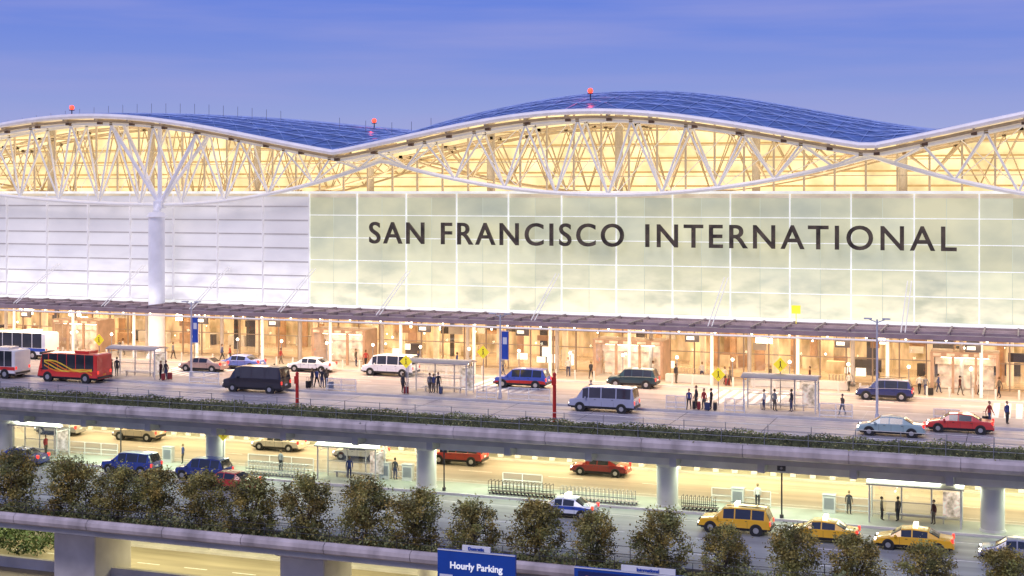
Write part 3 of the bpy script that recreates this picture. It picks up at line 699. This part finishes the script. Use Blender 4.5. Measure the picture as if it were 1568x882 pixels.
lamp(293,117.9,.15,7.2); lamp(766,114.5,.15,7.3); lamp(1343,113.6,.15,7.9,False)
lamp(-120,115,.15,7.2)
for b,h in ((455,3.4),(849,4.3)):
    q=MB(); q.cyl((0,0,0),(0,0,h),.15,.13,10,0); q.cyl((0,0,0),(0,0,.3),.26,.22,10,1); q.sph((0,0,h),.15,0)
    q.cb(0,-.16,h-.5,.35,.05,.6,0)
    q.obj('call_box_post',[m_red,m_dark],loc=(BX(b,100.75),100.75,0.0),smooth=True)
m_ysign=M('warning_yellow',(.9,.7,.03),.4,em=(1,.8,.05),es=.4)
def dsign(b,Y,z,h):
    q=MB(); q.cyl((0,0,0),(0,0,h),.04,seg=6,mat=1); s=.6
    q.add([(0,-.06,h-s),(s,-.06,h),(0,-.06,h+s),(-s,-.06,h),(0,-.03,h-s),(s,-.03,h),(0,-.03,h+s),(-s,-.03,h)],[(0,1,2,3),(7,6,5,4),(0,4,5,1),(1,5,6,2),(2,6,7,3),(3,7,4,0)],0)
    q.sph((0,-.07,h+.22),.07,2,6,4); q.cyl((0,-.07,h+.12),(.02,-.07,h-.12),.045,seg=5,mat=2); q.cyl((.02,-.07,h-.1),(.14,-.07,h-.3),.025,seg=4,mat=2); q.cyl((0,-.07,h-.1),(-.12,-.07,h-.3),.025,seg=4,mat=2)
    q.obj('warning_sign',[m_ysign,m_grey,m_trim],loc=(BX(b,Y),Y,z))
dsign(152,117.5,.15,3.2); dsign(622,113.8,.15,2.9); dsign(740,117.3,.15,3.6); dsign(1195,117.2,.15,3.6); dsign(1100,116.8,.15,2.6); dsign(342,102.2,-5.35,3.2)
for b,Y,z,h in ((1197,101.5,-5.35,3.6),(680,101.8,-5.35,3.2),(185,104.6,-5.35,3.0)):
    q=MB(); q.cyl((0,0,0),(0,0,h),.06,seg=8); q.box(-.3,.3,-.16,.16,h-.2,h+.6); q.box(-.36,.36,-.2,.2,h+.6,h+.66); q.cyl((0,0,0),(0,0,.25),.15,seg=8)
    for k in (0,.25): q.cyl((0,-.16,h+k),(0,-.22,h+k),.09,seg=8,mat=1)
    q.obj('signal_box',[m_dark,m_grey],loc=(BX(b,Y),Y,z))
for b in (40,310,420,800,1060,1290,650,1490):
    X=BX(b,127); q=MB(); q.box(-.65,.65,-.12,.12,0,.75,0); q.cyl((-.5,0,.7),(-.5,0,1.3),.03,seg=4); q.cyl((.5,0,.7),(.5,0,1.3),.03,seg=4); q.box(-.5,.2,-.13,-.125,.2,.5,1)
    q.obj('hanging_sign',[m_dark,m_white],loc=(X,127,4.3))
X=BX(1219,129); q=MB(); q.box(-.4,.4,-.05,.05,0,.75); q.cyl((0,0,-.9),(0,0,0),.04,seg=5); q.obj('yellow_sign',[m_ysign],loc=(X,129,7.0))
def barrier(b0,b1,Y,z,h=1.1,mat=None):
    x0,x1=BX(b0,Y),BX(b1,Y); q=MB(); n_=max(2,int((x1-x0)/1.6))
    for i in range(n_+1): X=x0+(x1-x0)*i/n_; q.cyl((X,Y,0),(X,Y,h),.035,seg=5)
    for k in (.15,.55,h): q.cyl((x0,Y,k),(x1,Y,k),.03,seg=5)
    q.quad((x0,Y+.03,.15),(x1,Y+.03,.15),(x1,Y+.03,h),(x0,Y+.03,h),1)
    o=q.obj('guard_rail',[m_white,GLASS('mesh_panel',(.85,.85,.85),.25,.3)],loc=(0,0,z)); return o
for a,b in ((290,335),(500,545),(730,760),(778,842),(1110,1140),(1255,1305),(1430,1470),(1020,1050)): barrier(a,b,113.6,.15)
for a,b in ((105,180),(380,480),(600,640),(770,830),(1090,1180),(1260,1330)): barrier(a,b,104.9,-5.35)
for b in (258,590,1130,1270,625):
    q=MB(); q.box(-.45,.45,-.25,.25,0,1.3,0); q.box(-.5,.5,-.3,.3,1.3,1.36,0); q.box(-.35,.35,-.26,-.252,.3,1.1,1); q.obj('ticket_machine',[m_concw,m_grey],loc=(BX(b,104.4),104.4,-5.35))
def carts(b0,b1,Y,z,mat):
    x0,x1=BX(b0,Y),BX(b1,Y); q=MB(); X=x0
    while X<x1:
        q.cyl((X,-.35,.15),(X,-.35,1.0),.02,seg=4); q.cyl((X,.35,.15),(X,.35,1.0),.02,seg=4); q.cyl((X,-.35,1),(X,.35,1),.03,seg=4)
        q.box(X,X+.28,-.33,.33,.22,.26); q.cyl((X+.1,-.3,.08),(X+.1,-.26,.08),.08,seg=8); q.cyl((X+.1,.3,.08),(X+.1,.26,.08),.08,seg=8); X+=.3
    q.box(x0,x1,-.4,-.36,.5,.56); q.obj('luggage_cart_row',[mat],loc=(0,Y,z))
carts(750,850,102.2,-5.35,m_dark); carts(860,975,102.0,-5.35,m_grey); carts(1045,1100,101.9,-5.35,m_dark); carts(380,470,102.4,-5.35,m_grey)
carts(1270,1310,132.5,.15,m_grey); carts(1040,1090,132.5,.15,m_grey)
q=MB()
for X in np.arange(-122,46,1.9): q.cyl((X,128.3,.15),(X,128.3,1.05),.09,seg=8)
q.obj('bollards',[m_concw],smooth=True)
q=MB()
for X in np.arange(-121,46,5.3): q.cyl((X,130.6,.15),(X,130.6,2.3),.05,seg=6,mat=1); q.sph((X,130.6,2.4),.15,0,8,6)
q.obj('kerb_lanterns',[m_lamp,m_grey])
for b0,b1 in ((1150,1300),(640,720),(1020,1090)):
    x0,x1=BX(b0,129.8),BX(b1,129.8); q=MB(); q.box(x0,x1,129.4,130.1,.15,.95); o=q.obj('low_wall',[m_concw]); o.modifiers.new('b','BEVEL').width=.05
# ---- gantry signs
def board(b0,b1,Y,z0,z1,col,txt,cap,tcol):
    x0,x1=BX(b0,Y),BX(b1,Y); q=MB()
    q.box(x0,x1,Y-.1,Y+.1,z0,z1,0); q.box(x0,x1,Y-.14,Y-.1,z1-.06,z1,1); q.box(x0,x1,Y-.14,Y-.1,z0,z0+.06,1)
    cw=(x1-x0)*.36; cx=(x0+x1)/2; q.box(cx-cw/2,cx+cw/2,Y-.1,Y+.05,z1+.02,z1+.34,1)
    for xx in (x0+.5,x1-.5): q.cyl((xx,Y+.3,-10.5),(xx,Y+.3,z1-.2),.16,seg=10,mat=2)
    q.box(x0+.3,x1-.3,Y+.12,Y+.3,(z0+z1)/2-.1,(z0+z1)/2+.1,2)
    if txt: q.box(x0+.15,x0+1.0,Y-.13,Y-.11,z1-2.6,z1-1.5,1); q.cyl((cx,Y-.14,z1-2.1),(cx,Y-.11,z1-2.1),.42,seg=20,mat=1)
    o=q.obj('parking_sign',[col,m_white,m_grey])
    for body,zz,sz,mt in ((txt,z1-1.1,.56,tcol),(cap,z1+.09,.26,m_bl)):
        if not body: continue
        cu=bpy.data.curves.new('t','FONT'); cu.body=body; cu.size=sz; cu.extrude=.02; cu.offset=.012; cu.align_x='CENTER'; cu.materials.append(mt)
        t_=bpy.data.objects.new('lettering',cu); S.collection.objects.link(t_); t_.rotation_euler=(math.radians(90),0,0); t_.location=(cx,Y-.13,zz); t_.parent=o
    return o
m_sb=M('sign_blue',(.012,.07,.36),.35,var=.08)
m_led=M('led_panel',(.02,.03,.12),.3,var=.1); m_ledt=M('led_text',(.6,.2,.05),.4,em=(1,.35,.1),es=1.5)
m_wt=M('sign_white_text',(.85,.85,.85),.4,em=(1,1,1),es=.4)
board(671,790,78.8,-7.4,-3.6,m_sb,'Hourly Parking','Domestic',m_wt)
board(880,1110,78.8,-7.6,-3.9,m_sb,'','International',m_wt)
x0,x1=BX(886,78.6),BX(1100,78.6); q=MB(); q.box(x0,x1,78.5,78.68,-7,-4.1); oo=q.obj('led_display',[m_led])
cu=bpy.data.curves.new('t','FONT'); cu.body='GARAGE SPACES  OPEN'; cu.size=.6; cu.extrude=.01; cu.materials.append(m_ledt); t_=bpy.data.objects.new('led_lettering',cu); S.collection.objects.link(t_); t_.rotation_euler=(math.radians(90),0,0); t_.location=(x0+.3,78.47,-4.75); t_.parent=oo
# ================================================================ PEOPLE
def figure(kind):
    V_=[];E=[];R=[]
    def p(co,r,par=None):
        V_.append(co);R.append(r)
        if par is not None: E.append((par,len(V_)-1))
        return len(V_)-1
    pel=p((0,0,.97),.135); sp_=p((0,.0,1.14),.12,pel); ch=p((0,0,1.33),.145,sp_); nb_=p((0,0,1.47),.065,ch); nk=p((0,.01,1.55),.055,nb_)
    stride={'stand':0.04,'walk':.26,'pull':.2}[kind]
    for s in (-1,1):
        sh=p((s*.19,0,1.41),.062,ch)
        fy={'stand':.05*s,'walk':-.18*s,'pull':-.2 if s>0 else .12}[kind]
        el=p((s*.245,fy*.4-.03,1.14),.047,sh); wr=p((s*.255,fy+.03,.9),.03,el); pa=p((s*.255,fy+.05,.83),.034,wr)
        for k in range(4): 
            f1=p((s*.25+(0),fy+.02+k*.022,.775),.010,pa); p((s*.24,fy+.025+k*.022,.735-.005*abs(k-1.5)),.009,f1)
        th=p((s*.235,fy+.095,.80),.011,wr); p((s*.225,fy+.105,.765),.010,th)
        hp=p((s*.095,0,.9),.1,pel); ky=stride*s
        kn=p((s*.1,ky*.5+.04,.5),.066,hp); an=p((s*.1,ky,.1),.045,kn); p((s*.115,ky+.16,.045),.04,an)
    me=bpy.data.meshes.new('figure'); me.from_pydata(V_,E,[]); o=bpy.data.objects.new('fig_tmp',me); S.collection.objects.link(o)
    md=o.modifiers.new('Skin','SKIN'); 
    for i,sv in enumerate(me.skin_vertices[0].data): sv.radius=(R[i]*(1.15 if i in(0,1,2) else 1),R[i]*(.8 if i in(0,1,2) else 1)); sv.use_root=(i==0)
    ss=o.modifiers.new('Sub','SUBSURF'); ss.levels=1; ss.render_levels=1
    bpy.context.view_layer.update(); dg=bpy.context.evaluated_depsgraph_get(); em=bpy.data.meshes.new_from_object(o.evaluated_get(dg))
    q=MB()
    vs=[tuple(v.co) for v in em.vertices]
    for pl in em.polygons:
        c=pl.center; mt=1
        if c.z<.09: mt=3
        elif c.z<.98 and abs(c.x)<.2: mt=2
        elif c.z>1.5 or (abs(c.x)>.2 and c.z<.91): mt=0
        q.f.append(tuple(pl.vertices)); q.m.append(mt)
    q.v=vs
    q.sph((0,.02,1.66),.1,0,12,9,(.82,.95,1.2)); q.sph((0,-.005,1.69),.108,4,12,9,(.86,.98,1.08))
    q.cyl((0,.11,1.67),(0,.135,1.64),.008,.016,6,0); q.cb(0,.112,1.60,.045,.012,.012,5)
    for s in (-1,1): q.sph((s*.033,.108,1.675),.012,3,6,4); q.sph((s*.084,.01,1.66),.025,0,6,4,(.4,.8,1.2))
    bpy.data.objects.remove(o); return q.mesh('person',[M('skin_%d'%0,(.45,.27,.18),.5)]+[m_trim]*5,True,80)
FM={k:figure(k) for k in ('stand','walk','pull')}
skins=[M('skin_%d'%i,c,.5) for i,c in enumerate([(.45,.27,.18),(.55,.35,.25),(.2,.11,.07)])]
tops=[M('top_%d'%i,c,.8) for i,c in enumerate([(.03,.03,.04),(.08,.02,.02),(.6,.58,.55),(.05,.07,.2),(.35,.04,.04),(.12,.1,.08),(.2,.2,.22)])]
bots=[M('trousers_%d'%i,c,.85) for i,c in enumerate([(.02,.02,.03),(.04,.05,.12),(.12,.1,.08),(.05,.05,.05)])]
hairs=[M('hair_%d'%i,c,.7) for i,c in enumerate([(.02,.012,.008),(.1,.05,.02),(.25,.17,.08)])]
m_shoe=M('shoe',(.03,.025,.02),.5); m_lip=M('lip',(.3,.08,.07),.5)
ml=[M('luggage_%d'%i,c,.5) for i,c in enumerate([(.02,.02,.025),(.25,.03,.03),(.05,.07,.15)])]
def person(b,Y,z,kind='stand',rz=None,top=None):
    o=bpy.data.objects.new('person',FM[kind]); S.collection.objects.link(o); o.location=(BX(b,Y),Y,z); o.rotation_euler[2]=random.uniform(0,6.28) if rz is None else rz
    s=random.uniform(.95,1.06); o.scale=(s,s,s)
    mats=[random.choice(skins),tops[top] if top is not None else random.choice(tops),random.choice(bots),m_shoe,random.choice(hairs),m_lip]
    for i,m in enumerate(mats): o.material_slots[i].link='OBJECT'; o.material_slots[i].material=m
def suitcase(b,Y,z):
    q=MB(); q.box(-.22,.22,-.13,.13,.06,.66,0); q.box(-.17,.17,-.15,-.13,.15,.5,0)
    for s in (-1,1): q.cyl((s*.15,.1,.66),(s*.15,.1,1.0),.012,seg=5,mat=1); q.cyl((s*.17,-.05,.04),(s*.17,.05,.04),.04,seg=8,mat=1)
    q.cyl((-.15,.1,1),(.15,.1,1),.018,seg=5,mat=1)
    o=q.obj('suitcase',[random.choice(ml),m_trim],loc=(BX(b,Y),Y,z),rz=random.uniform(0,3)); bv=o.modifiers.new('b','BEVEL'); bv.width=.04; bv.segments=2
for b,Y,k,t in ((171,115,'stand',0),(179,115.3,'stand',0),(246,114.6,'stand',1),(254,114.8,'stand',0),(478,114.6,'stand',0),(485,115,'walk',3),(493,114.7,'stand',0),(500,115.2,'stand',5),(617,114.2,'stand',0),
    (658,115.4,'stand',6),(664,115.5,'stand',3),(671,115.4,'stand',0),(1055,113.9,'walk',3),(1078,114.1,'stand',4),(1089,114.3,'stand',0),(1066,114.6,'stand',0),(1515,114.0,'walk',4),(1542,115,'stand',3),
    (1170,115.5,'stand',2),(1186,115.3,'stand',6),(1212,115.4,'stand',0),(1290,115.1,'walk',5),(905,115.2,'walk',6),(420,116.4,'walk',2)): person(b,Y,.15,k,None,t)
for b,Y in ((1110,129.5),(1118,129.0),(1408,129.2),(1417,129.0),(1437,130.8),(560,129.8),(545,130.2),(183,130),(188,130.4),(505,130.5),(870,130.2),(720,129.0),(1240,131),(1300,129.0),(75,130),(400,130.5),(1000,131),(265,129.4),(430,129.3),(905,129.1),(1345,130.8),(1530,129.5),
    (340,129.2),(352,129.5),(640,131.2),(700,130.9),(770,129.4),(1035,129),(1075,131),(1180,131.2),(1470,129.8),(1500,130.2)):
    person(b,Y,.15,random.choice(['stand','walk','pull']))
for b,Y in ((168,114.6),(260,115),(250,114.3),(472,114.4),(507,114.6),(1070,114.0),(1083,113.8),(1095,114),(622,114),(1425,129),(1114,129.2),(675,115),(1063,114.2),(1509,114.2)): suitcase(b,Y,.15)
for b in (605,1160,280,430,1300): person(b,104.2,-5.35,'stand')
for b in (1375,1430,535,70,1350): person(b,103.2,-5.35,'stand')
# ================================================================ LIGHTS
warm=(1,.74,.48); warm2=(1,.88,.66)
for X in (-105,-65,-25,15):
    area('canopy_light',(X,125.5,5.3),39,3.0,3900,warm)
    area('lobby_light',(X,140,5.4),38,3,2100,(1,.78,.50))
    area('clerestory_light',(X,137,18.3),38,4,1500,warm2,math.pi)
    area('wall_wash_light',(X,127.5,6.5),39,.6,300,(1,.95,.93),math.radians(125))
    area('undercroft_light',(X,113.5,-1.7),39,3,3700,(1,.80,.46))
    area('undercroft_light',(X,103.0,-2.2),39,1.0,1900,(.84,1,.74))
    area('ground_level_light',(X,93,-6.6),39,4,2200,(1,.92,.55))
dusk_fill=bpy.data.lights.new('dusk_fill','SUN'); dusk_fill.energy=1.6; dusk_fill.angle=math.radians(25); dusk_fill.color=(1,.89,.92)  # sun-type lamp added as soft dusk fill from the camera side
so=bpy.data.objects.new('dusk_fill',dusk_fill); S.collection.objects.link(so); so.rotation_euler=(math.radians(42),0,math.radians(-15))
